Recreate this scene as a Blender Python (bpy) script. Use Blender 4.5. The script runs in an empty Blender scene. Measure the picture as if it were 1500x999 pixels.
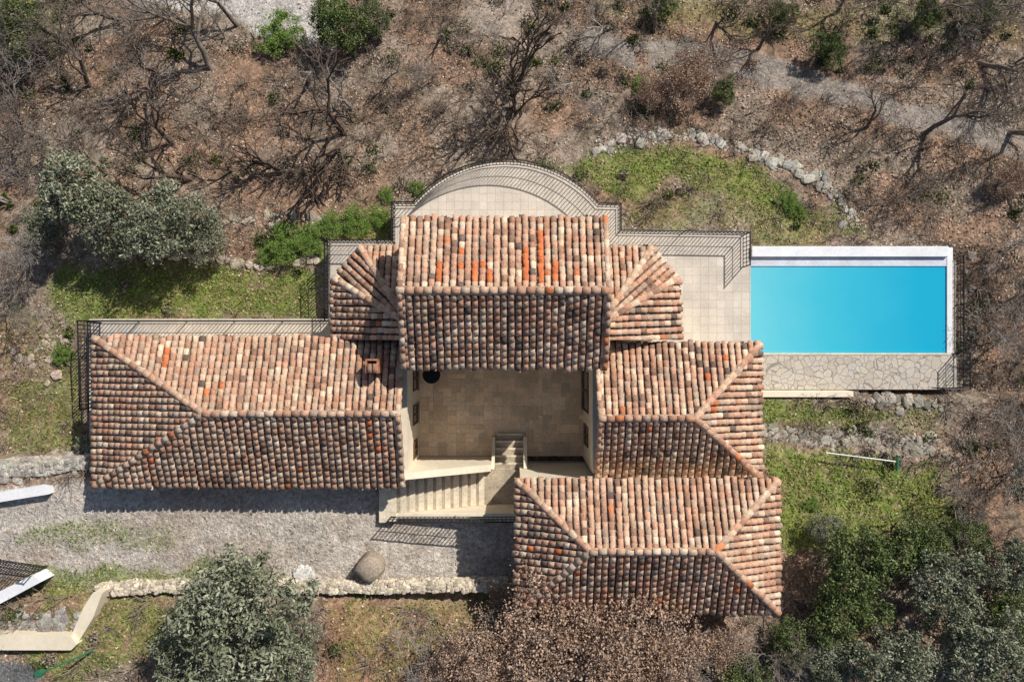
import bpy, bmesh, math, random
import numpy as np
from mathutils import Vector
random.seed(7); R=np.random.default_rng(11)
S=0.03; H=30.0
sc=bpy.context.scene
def P(u,v,z=0.0):
    k=S*(H-z)/H
    return ((u-750)*k,(499.5-v)*k,z)
def pxof(x,y,z):
    k=H/(H-z)/S
    return 750+x*k, 499.5-y*k
# ---------------------------------------------------------------- noise
def _h(i,j,s):
    n=(i*374761393+j*668265263+s*982451653)&0x7fffffff
    n=((n^(n>>13))*1274126177)&0x7fffffff
    return ((n^(n>>16))&0xffff)/65535.0
def vnoise(x,y,s=0):
    i=np.floor(x).astype(np.int64); j=np.floor(y).astype(np.int64)
    fx=x-i; fy=y-j; fx=fx*fx*(3-2*fx); fy=fy*fy*(3-2*fy)
    a=_h(i,j,s);b=_h(i+1,j,s);c=_h(i,j+1,s);d=_h(i+1,j+1,s)
    return (a*(1-fx)+b*fx)*(1-fy)+(c*(1-fx)+d*fx)*fy
def fbm(x,y,f=1.0,o=4,s=0):
    t=0;a=.5;n=0
    for k in range(o):
        t=t+a*vnoise(x*f+17.3*k,y*f-9.1*k,s+k); n+=a; a*=.5; f*=2.03
    return t/n
def sm(a,b,x):
    t=np.clip((x-a)/(b-a),0,1); return t*t*(3-2*t)
# ---------------------------------------------------------------- materials
def newmat(name):
    m=bpy.data.materials.new(name); m.use_nodes=True
    nt=m.node_tree; b=nt.nodes['Principled BSDF']; return m,nt,b
def mixrgb(nt,bt,fac,a,b):
    n=nt.nodes.new('ShaderNodeMix'); n.data_type='RGBA'; n.blend_type=bt
    for sock,val in ((n.inputs[0],fac),(n.inputs[6],a),(n.inputs[7],b)):
        if hasattr(val,'links') or isinstance(val,bpy.types.NodeSocket): nt.links.new(val,sock)
        else: sock.default_value=val
    return n.outputs[2]
def ramp(nt,fac,stops):
    r=nt.nodes.new('ShaderNodeValToRGB'); e=r.color_ramp.elements
    e[0].position=stops[0][0]; e[0].color=stops[0][1]
    e[1].position=stops[-1][0]; e[1].color=stops[-1][1]
    for p,c in stops[1:-1]:
        q=e.new(p); q.color=c
    nt.links.new(fac,r.inputs[0]); return r.outputs[0]
def noise(nt,scale,detail=4,rough=.6,vec=None):
    n=nt.nodes.new('ShaderNodeTexNoise'); n.inputs['Scale'].default_value=scale
    n.inputs['Detail'].default_value=detail; n.inputs['Roughness'].default_value=rough
    if vec is None:
        g=nt.nodes.new('ShaderNodeNewGeometry'); vec=g.outputs['Position']
    nt.links.new(vec,n.inputs['Vector']); return n.outputs['Fac']
def g3(v): return (v,v,v,1)
def bump(nt,b,h,strength=.5,dist=.02):
    n=nt.nodes.new('ShaderNodeBump'); n.inputs['Strength'].default_value=strength; n.inputs['Distance'].default_value=dist
    nt.links.new(h,n.inputs['Height']); nt.links.new(n.outputs[0],b.inputs['Normal'])
def to_diffuse(nt,b,csock):
    d=nt.nodes.new('ShaderNodeBsdfDiffuse'); nt.links.new(csock,d.inputs['Color'])
    out=[n for n in nt.nodes if n.type=='OUTPUT_MATERIAL'][0]
    nt.links.new(d.outputs[0],out.inputs['Surface']); nt.nodes.remove(b); return d
def attr_mat(name,rough=.9,layers=((8,.6,1.3),),bmp=None,spec=None,det=2):
    m,nt,b=newmat(name)
    a=nt.nodes.new('ShaderNodeAttribute'); a.attribute_name='Col'; c=a.outputs['Color']
    for s,lo,hi in layers:
        f=ramp(nt,noise(nt,s,det),((.32,g3(lo)),(.68,g3(hi))))
        c=mixrgb(nt,'MULTIPLY',1.0,c,f)
    if spec is None: b=to_diffuse(nt,b,c)
    else:
        nt.links.new(c,b.inputs['Base Color']); b.inputs['Roughness'].default_value=rough
        b.inputs['Specular IOR Level'].default_value=spec
    if bmp: bump(nt,b,noise(nt,bmp[0],2),bmp[1],bmp[2])
    return m
def flat_mat(name,col,rough=.85,layers=((1.2,.85,1.1),(14,.88,1.1)),bmp=None,metal=0,spec=.3):
    m,nt,b=newmat(name)
    r=nt.nodes.new('ShaderNodeRGB'); r.outputs[0].default_value=(*col,1); c=r.outputs[0]
    for s,lo,hi in layers:
        f=ramp(nt,noise(nt,s,3),((.3,g3(lo)),(.7,g3(hi))))
        c=mixrgb(nt,'MULTIPLY',1.0,c,f)
    nt.links.new(c,b.inputs['Base Color']); b.inputs['Roughness'].default_value=rough
    b.inputs['Metallic'].default_value=metal; b.inputs['Specular IOR Level'].default_value=spec
    if bmp: bump(nt,b,noise(nt,bmp[0],3),bmp[1],bmp[2])
    return m
def bark_mat(name,col):
    m,nt,b=newmat(name)
    c=ramp(nt,noise(nt,3,1),((.3,(*[x*.7 for x in col],1)),(.7,(*[x*1.25 for x in col],1))))
    to_diffuse(nt,b,c); return m
M_ground=attr_mat('ground_soil',.95,((1.3,.84,1.13),(6,.72,1.26),(20,.66,1.34)),(9,.8,.09))
M_tile=attr_mat('terracotta_tiles',.88,((2.5,.87,1.1),(18,.74,1.22)),(40,.4,.01))
M_stone=attr_mat('stone',.9,((14,.65,1.25),))
M_leaf=attr_mat('leaves',.65,())
M_wall=flat_mat('cream_render',(.78,.68,.52),.9,((.7,.88,1.06),(5,.92,1.05),(40,.94,1.04)),(40,.2,.005))
M_white=flat_mat('white_render',(.80,.80,.81),.8,((1.2,.88,1.04),(9,.92,1.04)))
M_under=flat_mat('roof_underlay',(.10,.07,.055),.95)
M_iron=flat_mat('wrought_iron',(.018,.018,.02),.5,((5,.8,1.2),),None,.3)
M_wood=flat_mat('brown_wood',(.16,.08,.04),.6,((4,.8,1.2),(30,.7,1.2)))
M_glass=flat_mat('window_glass',(.02,.025,.03),.06,((3,.8,1.2),),None,0,.6)
M_mortar=flat_mat('mortar',(.42,.29,.205),.95,((6,.5,1.3),(30,.7,1.25)),(25,.6,.02))
M_travs=flat_mat('stone_step',(.47,.39,.29),.85,((1.5,.7,1.15),(12,.75,1.15)),(30,.2,.005))
M_nose=flat_mat('nosing_stone',(.76,.66,.50),.8,((3,.75,1.1),(14,.8,1.1)))
M_green=flat_mat('green_paint',(.03,.16,.08),.5)
def terrace_mat():
    m,nt,b=newmat('terrace_tiles')
    g=nt.nodes.new('ShaderNodeNewGeometry')
    br=nt.nodes.new('ShaderNodeTexBrick'); br.offset=0; br.inputs['Scale'].default_value=1
    br.inputs['Brick Width'].default_value=.36; br.inputs['Row Height'].default_value=.36
    br.inputs['Mortar Size'].default_value=.010; br.inputs['Mortar Smooth'].default_value=.3
    br.inputs['Color1'].default_value=(.66,.585,.50,1); br.inputs['Color2'].default_value=(.58,.515,.44,1)
    br.inputs['Mortar'].default_value=(.45,.39,.31,1)
    nt.links.new(g.outputs['Position'],br.inputs['Vector'])
    f=ramp(nt,noise(nt,.9,5),((.3,g3(.80)),(.7,g3(1.06))))
    c=mixrgb(nt,'MULTIPLY',1,br.outputs['Color'],f)
    f=ramp(nt,noise(nt,12,4),((.3,g3(.88)),(.7,g3(1.07))))
    c=mixrgb(nt,'MULTIPLY',1,c,f)
    nt.links.new(c,b.inputs['Base Color']); b.inputs['Roughness'].default_value=.75
    return m
M_terr=terrace_mat()
def crazy_mat():
    m,nt,b=newmat('crazy_paving')
    g=nt.nodes.new('ShaderNodeNewGeometry')
    wn=nt.nodes.new('ShaderNodeTexNoise'); wn.inputs['Scale'].default_value=1.7; nt.links.new(g.outputs['Position'],wn.inputs['Vector'])
    vm=nt.nodes.new('ShaderNodeVectorMath'); vm.operation='MULTIPLY_ADD'; vm.inputs[1].default_value=(.35,.35,0)
    nt.links.new(wn.outputs['Color'],vm.inputs[0]); nt.links.new(g.outputs['Position'],vm.inputs[2])
    v=nt.nodes.new('ShaderNodeTexVoronoi'); v.feature='DISTANCE_TO_EDGE'; v.inputs['Scale'].default_value=3.1
    w=nt.nodes.new('ShaderNodeTexVoronoi'); w.inputs['Scale'].default_value=3.1
    nt.links.new(vm.outputs[0],v.inputs['Vector']); nt.links.new(vm.outputs[0],w.inputs['Vector'])
    sepc=nt.nodes.new('ShaderNodeSeparateColor'); nt.links.new(w.outputs['Color'],sepc.inputs[0])
    c=ramp(nt,sepc.outputs[0],((0,(.46,.40,.33,1)),(.5,(.56,.49,.40,1)),(1,(.50,.46,.41,1))))
    f=ramp(nt,noise(nt,10,4),((.3,g3(.8)),(.7,g3(1.12)))); c=mixrgb(nt,'MULTIPLY',1,c,f)
    e=ramp(nt,v.outputs['Distance'],((.015,g3(.5)),(.05,g3(1)))); c=mixrgb(nt,'MULTIPLY',1,c,e)
    nt.links.new(c,b.inputs['Base Color']); b.inputs['Roughness'].default_value=.85
    bump(nt,b,e,.5,.02); return m
M_crazy=crazy_mat()
def water_mat():
    m,nt,b=newmat('pool_water')
    g=nt.nodes.new('ShaderNodeNewGeometry'); s=nt.nodes.new('ShaderNodeSeparateXYZ'); nt.links.new(g.outputs['Position'],s.inputs[0])
    mr=nt.nodes.new('ShaderNodeMapRange'); mr.inputs[1].default_value=10.5; mr.inputs[2].default_value=19.3
    nt.links.new(s.outputs[0],mr.inputs[0])
    mx=nt.nodes.new('ShaderNodeMath'); mx.operation='MULTIPLY_ADD'; mx.inputs[1].default_value=.3
    nt.links.new(noise(nt,.35,3),mx.inputs[0]); nt.links.new(mr.outputs[0],mx.inputs[2])
    c=ramp(nt,mx.outputs[0],((.1,(.16,.56,.66,1)),(.5,(.06,.48,.62,1)),(1.15,(.015,.38,.58,1))))
    nt.links.new(c,b.inputs['Base Color']); b.inputs['Roughness'].default_value=.08; b.inputs['IOR'].default_value=1.33
    bump(nt,b,noise(nt,5,2),.14,.02); return m
M_water=water_mat()
# ---------------------------------------------------------------- mesh helpers
def mk(name,parts,mats,smooth=False,link=True):
    V=[];F=[];C=[];M=[];o=0
    for p in parts:
        v=np.asarray(p[0],float).reshape(-1,3); f=np.asarray(p[1],np.int64).reshape(-1,4)
        c=np.asarray(p[2],float)
        if c.ndim==1: c=np.tile(c,(len(v),1))
        V.append(v);F.append(f+o);C.append(c);M.append(np.full(len(f),p[3])); o+=len(v)
    V=np.concatenate(V);F=np.concatenate(F);C=np.concatenate(C);M=np.concatenate(M)
    me=bpy.data.meshes.new(name); me.vertices.add(len(V)); me.vertices.foreach_set('co',V.ravel())
    me.loops.add(len(F)*4); me.polygons.add(len(F))
    me.polygons.foreach_set('loop_start',np.arange(len(F),dtype=np.int32)*4)
    try: me.polygons.foreach_set('loop_total',np.full(len(F),4,dtype=np.int32))
    except Exception: pass
    me.loops.foreach_set('vertex_index',F.ravel().astype(np.int32))
    me.polygons.foreach_set('material_index',M.astype(np.int32))
    me.polygons.foreach_set('use_smooth',np.full(len(F),smooth))
    me.update(calc_edges=True)
    a=me.color_attributes.new('Col','FLOAT_COLOR','POINT')
    a.data.foreach_set('color',np.concatenate([C,np.ones((len(C),1))],1).ravel())
    for m in mats: me.materials.append(m)
    if not link: return me
    return obj(name,me)
def obj(name,me,loc=(0,0,0),rot=0,scale=1,parent=None):
    o=bpy.data.objects.new(name,me); sc.collection.objects.link(o)
    o.location=loc; o.rotation_euler=(0,0,rot)
    o.scale=(scale,)*3 if not hasattr(scale,'__len__') else scale
    if parent: o.parent=parent
    return o
def empty(name):
    o=bpy.data.objects.new(name,None); sc.collection.objects.link(o); return o
def boxes_part(B,col=(.5,.5,.5),mi=0):
    B=np.asarray(B,float).reshape(-1,6); n=len(B)
    idx=[(0,2,4),(1,2,4),(1,3,4),(0,3,4),(0,2,5),(1,2,5),(1,3,5),(0,3,5)]
    V=np.stack([B[:,list(i)] for i in idx],1)
    f=np.array([[0,3,2,1],[4,5,6,7],[0,1,5,4],[1,2,6,5],[2,3,7,6],[3,0,4,7]])
    F=(f[None]+np.arange(n)[:,None,None]*8)
    return (V.reshape(-1,3),F.reshape(-1,4),col,mi)
def box(name,b,mat,parent=None,bevel=0):
    o=mk(name,[boxes_part([b])],[mat])
    if parent: o.parent=parent
    if bevel:
        md=o.modifiers.new('b','BEVEL'); md.width=bevel; md.segments=2
    return o
def prism(name,pts,z0,z1,mat,parent=None):
    bm=bmesh.new()
    zz=z1 if hasattr(z1,'__len__') else [z1]*len(pts)
    t=[bm.verts.new((p[0],p[1],z)) for p,z in zip(pts,zz)]; b=[bm.verts.new((p[0],p[1],z0)) for p in pts]
    bm.faces.new(t); bm.faces.new(b[::-1])
    n=len(pts)
    for i in range(n): bm.faces.new((t[i],b[i],b[(i+1)%n],t[(i+1)%n]))
    bmesh.ops.recalc_face_normals(bm,faces=bm.faces)
    me=bpy.data.meshes.new(name); bm.to_mesh(me); bm.free(); me.materials.append(mat)
    o=obj(name,me)
    if parent: o.parent=parent
    return o
def tubes(segs,k=4,col=(.1,.1,.1),mi=0):
    A=np.array([(*s[0],*s[1],s[2],s[3]) for s in segs],float)
    p0=A[:,0:3];p1=A[:,3:6];r0=A[:,6];r1=A[:,7]
    d=p1-p0; d/=np.linalg.norm(d,axis=1)[:,None]+1e-9
    ref=np.where(np.abs(d[:,2:3])<.9,np.array([[0,0,1.]]),np.array([[1.,0,0]]))
    a=np.cross(d,ref); a/=np.linalg.norm(a,axis=1)[:,None]; b=np.cross(d,a)
    th=np.arange(k)/k*2*math.pi
    ring=a[:,None]*np.cos(th)[None,:,None]+b[:,None]*np.sin(th)[None,:,None]
    V=np.stack([p0[:,None]+ring*r0[:,None,None],p1[:,None]+ring*r1[:,None,None]],1)
    n=len(A); i=np.arange(k); j=(i+1)%k
    f=np.stack([i,j,k+j,k+i],1)
    F=f[None]+np.arange(n)[:,None,None]*2*k
    return (V.reshape(-1,3),F.reshape(-1,4),col,mi)
def leafs(c,size,cols,flat=0.0,asp=.45,mi=1):
    n=len(c); a=R.normal(size=(n,3)); a[:,2]*=(1-flat); a/=np.linalg.norm(a,axis=1)[:,None]
    b=R.normal(size=(n,3)); b[:,2]*=(1-flat); b=b-(b*a).sum(1)[:,None]*a; b/=np.linalg.norm(b,axis=1)[:,None]
    s=np.asarray(size).reshape(-1,1)*np.ones((n,1))
    V=np.stack([c+a*s,c+b*s*asp,c-a*s,c-b*s*asp],1).reshape(-1,3)
    F=np.arange(n*4).reshape(n,4)
    C=np.repeat(cols,4,axis=0)
    return (V,F,C,mi)
# ---------------------------------------------------------------- terrain
def zg(x,y,nz=True):
    x=np.asarray(x,float);y=np.asarray(y,float)
    so=np.interp(y,[-5,0,5,8,15,22,60,400],[-.4,-.9,-1.3,-1.9,-3.8,-6.,-15,-40])
    no=np.interp(-y,[5,7,10.0,10.5,15,25,60,400],[2.5,2.5,2.5,2.9,3.6,6,14,60])
    no=no-.7*sm(-8,-1,x)*sm(-12,-10,y)
    ys=np.where(x<-5.3,-5.1,-7.1)
    w=1-sm(ys-.1,ys+.1,y)
    L=so*(1-w)+no*w
    Rr=np.interp(y,[-400,-60,-25,-15,-9,-4.75,-4.1,-2.5,-2.3,4.3,5,8,15,22,60,400],[60,14,6,3.5,2.2,1.35,.7,.5,-.6,-.8,-1.2,-1.9,-3.8,-6.,-15,-40])
    wr=sm(9.5,9.8,x)
    z=L*(1-wr)+Rr*wr
    if nz:
        m=np.clip(np.abs(x)*0+sm(6.5,9,y)+sm(-10.5,-12,y)+sm(20,21,x),0,1)
        z=z+(fbm(x,y,.35,3,5)-.5)*.9*m+(fbm(x,y,2.2,3,9)-.5)*.12
    return z
def sdpoly(u,v,pts):
    d=np.full(u.shape,1e9); ins=np.zeros(u.shape,bool); n=len(pts)
    for i in range(n):
        ax,ay=pts[i];bx,by=pts[(i+1)%n]
        ex,ey=bx-ax,by-ay; t=np.clip(((u-ax)*ex+(v-ay)*ey)/(ex*ex+ey*ey+1e-9),0,1)
        d=np.minimum(d,np.hypot(u-ax-t*ex,v-ay-t*ey))
        c=((ay>v)!=(by>v))&(u<(bx-ax)*(v-ay)/(by-ay+1e-9)+ax); ins^=c
    return np.where(ins,d,-d)
def strip(u,v,pts,w):
    d=np.full(u.shape,1e9)
    for i in range(len(pts)-1):
        ax,ay=pts[i];bx,by=pts[i+1]
        ex,ey=bx-ax,by-ay; t=np.clip(((u-ax)*ex+(v-ay)*ey)/(ex*ex+ey*ey+1e-9),0,1)
        d=np.minimum(d,np.hypot(u-ax-t*ex,v-ay-t*ey))
    return w-d
GR=[([(75,395),(180,380),(300,385),(380,400),(475,385),(475,475),(330,475),(110,475),(60,440)],1.0),
 ([(375,345),(470,320),(570,305),(575,350),(475,352),(470,380),(400,390)],.9),
 ([(810,245),(880,218),(990,203),(1090,232),(1160,270),(1200,330),(1120,320),(1060,285),(970,270),(930,300),(880,285)],1.0),
 ([(1050,290),(1230,290),(1290,355),(1110,358)],.6),([(915,290),(1050,280),(1100,340),(915,335)],.45),
 ([(1110,583),(1290,588),(1300,622),(1110,624)],1.0),
 ([(1110,648),(1250,665),(1380,690),(1420,760),(1200,810),(1140,800)],1.0),
 ([(0,560),(110,520),(125,660),(0,670)],.6),([(0,440),(110,470),(100,540),(0,540)],.3),
 ([(20,775),(200,765),(280,782),(200,800),(30,802)],.5),([(50,835),(330,820),(420,840),(400,857),(140,870),(60,910)],.8),
 ([(120,880),(300,868),(260,960),(100,1010),(30,960)],.7),([(480,875),(740,872),(740,920),(560,1010),(480,1010)],.4),
 ([(1300,560),(1380,580),(1370,650),(1300,640)],.4),([(0,0),(90,0),(100,90),(0,110)],.5),([(860,0),(1500,0),(1500,60),(1150,60),(900,30)],.35)]
PATH=[(870,62),(920,82),(990,80),(1080,90),(1200,130),(1330,168),(1430,196),(1560,232),(1800,300)]
def zones(x,y,z):
    u,v=pxof(x,y,z)
    du=(fbm(x,y,.8,4,31)-.5)*46; dv=(fbm(x,y,.8,4,41)-.5)*46
    uu=u+du; vv=v+dv
    g=np.zeros(u.shape)
    for p,w in GR: g=np.maximum(g,w*sm(-8,14,sdpoly(uu,vv,p)))
    pn=fbm(x,y,1.6,4,77)
    g=g*sm(.25,.5,pn+g*.22)
    gv=sm(-6,10,sdpoly(u+du*.25,v+dv*.25,[(-260,745),(130,700),(775,660),(775,858),(140,864),(60,850),(-260,845)]))
    gv=np.where((y>-5.0),0,gv)
    g2=sm(-6,10,sdpoly(u+du*.4,v+dv*.4,[(190,-200),(500,-200),(492,80),(430,66),(370,50),(340,22),(200,10)]))
    g3_=sm(-6,16,sdpoly(u+du*.8,v+dv*.8,[(685,-200),(800,-200),(790,30),(770,62),(710,58),(690,20)]))*.7
    pa=sm(-3,7,strip(u+du*.4,v+dv*.4,PATH,21))*sm(.2,.42,fbm(x,y,1.1,3,113))
    asph=sm(-3,3,sdpoly(u,v,[(-300,960),(50,972),(100,1200),(-300,1200)]))
    return dict(g=g*(1-pa),gv=gv,g2=g2,g3=g3_,pa=pa,asph=asph,u=u,v=v)
def axis(a,b,st):
    core=list(np.arange(a,b+st/2,st)); d=st; lo=[];hi=[];p=a;q=b
    while p>-420:
        d*=1.25; p-=d; q+=d; lo.append(p); hi.append(q)
    return np.array(lo[::-1]+core+hi)
X=axis(-27,27,.125); Y=axis(-17,20,.125)
gx,gy=np.meshgrid(X,Y); fx=gx.ravel(); fy=gy.ravel(); fz=zg(fx,fy)
Z=zones(fx,fy,fz)
n1=fbm(fx,fy,.45,4,3)[:,None]; n2=fbm(fx,fy,2.5,4,13)[:,None]; n3=R.random(len(fx))[:,None]
def lerp(a,b,t): return a*(1-t)+b*t
c=lerp(np.array([[.27,.175,.12]]),np.array([[.265,.215,.17]]),sm(.35,.65,n1))
c=lerp(c,np.array([[.12,.095,.065]]),sm(.5,.75,n2)*.75)
rs=sm(-10,30,sdpoly(Z['u'],Z['v'],[(470,868),(760,868),(760,1020),(470,1020)]))[:,None]
c=lerp(c,np.array([[.32,.165,.105]]),rs*.7)
def A(c,col,w): return lerp(c,np.array([col]),w[:,None] if w.ndim==1 else w)
c=A(c,(.44,.41,.38),Z['g2']); c=A(c,(.31,.265,.225),Z['g3'])
c=A(c,(.25,.215,.185),Z['pa'])
gvc=lerp(np.array([[.46,.41,.355]]),np.array([[.38,.32,.265]]),sm(.4,.7,n1))
c=lerp(c,gvc,Z['gv'][:,None])
gg=lerp(np.array([[.15,.20,.04]]),np.array([[.20,.20,.07]]),sm(.4,.6,n2))
c=lerp(c,gg,Z['g'][:,None]*.85)
c=A(c,(.13,.13,.13),Z['asph'])
smooth_=np.clip(Z['gv']+Z['g2']+Z['pa'],0,1)[:,None]*.6
c=c*(1+(.56*n3-.28)*(1-smooth_))
ny,nx=gx.shape
I=np.arange(ny*nx).reshape(ny,nx)
F=np.stack([I[:-1,:-1],I[:-1,1:],I[1:,1:],I[1:,:-1]],-1).reshape(-1,4)
mk('ground',[(np.stack([fx,fy,fz],1),F,c,0)],[M_ground],True)
# ---------------------------------------------------------------- roofs
villa=empty('tiled_roof_villa')
PAL=np.array([[.57,.385,.265],[.53,.305,.205],[.66,.50,.365],[.47,.26,.17],[.31,.19,.135],[.17,.125,.10],[.45,.32,.235],[.55,.20,.09],[.57,.37,.26]])
def tcolor(n,pr,pos):
    pr=np.array(pr,float); pr/=pr.sum()
    k=R.choice(9,size=n,p=pr)
    w=fbm(pos[:,0],pos[:,1],.9,3,88)
    sw=(R.random(n)<sm(.5,.75,w)*.35); k=np.where(sw,np.where(R.random(n)<.5,4,6),k)
    return PAL[k]*(.80+.36*R.random((n,1)))
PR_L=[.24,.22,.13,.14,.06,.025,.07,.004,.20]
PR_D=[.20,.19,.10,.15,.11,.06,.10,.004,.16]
TH=np.linspace(0,math.pi,8)
RH=.68
def barrel(n,o,e,up,nr,r0,r1,L,off0,off1,sgn=1):
    ct=np.cos(TH);st=np.sin(TH)
    rows=[]
    for r,t,off in ((r0,0,off0),((r0+r1)/2,L*.5,(off0+off1)/2),(r1,L,off1)):
        rows.append(o[:,None,:]+e[:,None,:]*(ct*r)[None,:,None]+up[:,None,:]*t+nr[:,None,:]*(off+sgn*RH*r*st)[None,:,None])
    lip=o[:,None,:]+e[:,None,:]*(ct*(r0-.02))[None,:,None]+up[:,None,:]*.003+nr[:,None,:]*(off0+sgn*RH*(r0-.02)*st)[None,:,None]
    V=np.stack([lip]+rows,1); m=len(TH)
    f=[]
    for rr in range(3):
        for i in range(m-1):
            f.append([rr*m+i,rr*m+i+1,(rr+1)*m+i+1,(rr+1)*m+i])
    F=np.array(f)[None]+np.arange(n)[:,None,None]*(4*m)
    return V.reshape(-1,3),F.reshape(-1,4)
def roof_face(name,pts,pr,special=None,sp0=.252):
    pts=[Vector(p) for p in pts]
    e=(pts[1]-pts[0]).normalized(); 
    cen=sum(pts,Vector())/len(pts)
    w=cen-pts[0]; up=(w-e*w.dot(e)).normalized(); nr=e.cross(up)
    if nr.z<0: nr=-nr
    ss=[(p-pts[0]).dot(e) for p in pts]; ts=[(p-pts[0]).dot(up) for p in pts]
    s0,s1,t1=min(ss),max(ss),max(ts)
    EX=.262
    nc=max(1,round((s1-s0)/sp0)); sp=(s1-s0)/nc
    parts=[]
    for kind in (0,1):
        ncol=nc if kind==0 else nc+1
        ii,kk=np.meshgrid(np.arange(ncol),np.arange(int(t1/EX)+2)); ii=ii.ravel();kk=kk.ravel(); n=len(ii)
        colj=R.normal(0,.012,ncol+1)[ii]
        s=s0+(ii+(.5 if kind==0 else 0))*sp+R.normal(0,.008,n)+colj*.6
        t=-.07+kk*EX+R.normal(0,.014,n)+R.normal(0,.035,ncol+1)[ii]
        o=np.array(pts[0])[None]+s[:,None]*np.array(e)[None]+t[:,None]*np.array(up)[None]
        o[:,2]+=(fbm(o[:,0],o[:,1],.5,2,4)-.5)*.07
        an=R.normal(0,.026,n)
        E=np.array(e)[None]*np.cos(an)[:,None]+np.array(up)[None]*np.sin(an)[:,None]
        U=np.array(up)[None]*np.cos(an)[:,None]-np.array(e)[None]*np.sin(an)[:,None]
        N=np.tile(np.array(nr),(n,1))
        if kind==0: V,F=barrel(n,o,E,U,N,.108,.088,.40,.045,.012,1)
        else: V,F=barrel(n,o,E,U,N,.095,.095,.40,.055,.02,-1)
        col=tcolor(n,pr,o)
        if kind==1: col=col*.72  # pan tiles darkened: ambient shade of the grooves put into their colour
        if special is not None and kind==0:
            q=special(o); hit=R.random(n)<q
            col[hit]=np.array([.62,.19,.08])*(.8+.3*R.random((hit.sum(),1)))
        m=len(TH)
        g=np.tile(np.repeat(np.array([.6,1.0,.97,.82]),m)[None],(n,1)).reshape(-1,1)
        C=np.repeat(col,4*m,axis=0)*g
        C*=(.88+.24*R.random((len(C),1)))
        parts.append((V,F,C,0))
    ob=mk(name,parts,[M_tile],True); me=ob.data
    bm=bmesh.new(); bm.from_mesh(me)
    N_=len(pts)
    for i in range(1,N_):
        a=pts[i]; b=pts[(i+1)%N_]; d=b-a; nn=Vector((d.y,-d.x,0)).normalized()
        if (cen-a).dot(nn)>0: nn=-nn
        bmesh.ops.bisect_plane(bm,geom=list(bm.verts)+list(bm.edges)+list(bm.faces),plane_co=a,plane_no=nn,clear_outer=True)
    bm.to_mesh(me); bm.free(); ob.parent=villa
    bm=bmesh.new()
    t=[bm.verts.new(p-Vector((0,0,.02))) for p in pts]; b=[bm.verts.new(p-Vector((0,0,.14))) for p in pts]
    bm.faces.new(t); bm.faces.new(b[::-1])
    for i in range(N_): bm.faces.new((t[i],b[i],b[(i+1)%N_],t[(i+1)%N_]))
    bmesh.ops.recalc_face_normals(bm,faces=bm.faces)
    m2=bpy.data.meshes.new('roof_deck'); bm.to_mesh(m2); bm.free(); m2.materials.append(M_under)
    obj('roof_deck',m2,parent=villa)
def ridge(a,b,r=.125,lift=.03):
    a=Vector(a);b=Vector(b); d=(b-a); L=d.length; u=d.normalized(); e=u.cross(Vector((0,0,1))).normalized(); nr=e.cross(u)
    if nr.z<0: nr=-nr
    n=max(1,round(L/.33)); st=L/n
    o=np.array([list(a+u*(i*st-.03)+Vector((random.gauss(0,.008),random.gauss(0,.008),lift+random.gauss(0,.006)))) for i in range(n)])
    an=R.normal(0,.035,n)
    E=np.array(e)[None]*np.cos(an)[:,None]+np.array(u)[None]*np.sin(an)[:,None]
    U=np.array(u)[None]*np.cos(an)[:,None]-np.array(e)[None]*np.sin(an)[:,None]
    V,F=barrel(n,o,E,U,np.tile(np.array(nr),(n,1)),r,r*.84,st+.09,.045,.015,1)
    pr=np.array([.25,.22,.16,.1,.04,.0,.1,.03,.2]); k=R.choice(9,size=n,p=pr/pr.sum()); col=PAL[k]*(.8+.35*R.random((n,1)))
    C=np.repeat(col,4*len(TH),axis=0)*(.88+.24*R.random((len(V),1)))
    ob=mk('ridge_tiles',[(V,F,C,0)],[M_tile],True); ob.parent=villa
    k=max(2,int(L/.12)); vv=[];ff=[]
    for i in range(k+1):
        p=a+u*(L*i/k); wj=r*1.12+random.uniform(-.02,.03)
        wk=r*1.12+random.uniform(-.02,.03)
        vv+=[p-e*wj+Vector((0,0,.03)),p-e*wj*.6+Vector((0,0,.10)),p+e*wk*.6+Vector((0,0,.10)),p+e*wk+Vector((0,0,.03))]
        if i<k:
            for j in range(3): ff.append([i*4+j,i*4+j+1,i*4+j+5,i*4+j+4])
    ob=mk('ridge_mortar',[(np.array([list(q) for q in vv]),np.array(ff),(.5,.5,.5),0)],[M_mortar]); ob.parent=villa
ax0,ax1=-3.97,3.42; ay0,ay1=-.955,4.43; zr=6.2; ze=5.2; ary=1.75
def newtiles(o):
    u,v=pxof(o[:,0],o[:,1],o[:,2])
    q=np.zeros(len(o))
    for (uu,v0,v1,wd,p) in [(645,378,412,7,.9),(672,360,395,6,.8),(697,378,412,6,.9),(716,392,410,6,.6),(768,362,410,7,.9),(790,338,412,6,.95),(812,378,412,8,.8),(838,385,400,8,.5),(700,380,415,60,.05)]:
        q=np.maximum(q,p*((np.abs(u-uu)<wd)&(v>v0)&(v<v1)))
    return np.maximum(q,.002)
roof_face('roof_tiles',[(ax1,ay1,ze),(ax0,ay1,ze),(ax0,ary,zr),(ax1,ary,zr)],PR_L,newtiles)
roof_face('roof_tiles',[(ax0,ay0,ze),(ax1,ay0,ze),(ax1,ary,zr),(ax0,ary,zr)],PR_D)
ridge((ax0-.03,ary,zr),(ax1+.03,ary,zr),.14)
for xx in (ax0+.05,ax1-.05):
    ridge((xx,ay0-.04,ze+.02),(xx,ary,zr+.02),.10,.03); ridge((xx,ay1+.04,ze+.02),(xx,ary,zr+.02),.10,.03)
def sp_few(p=.02):
    return lambda o:np.full(len(o),p*.3)
bx0,bx1,by1,by0=-16.1,-4.155,.12,-5.59; br=(-11.38,-2.70,4.72)
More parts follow.
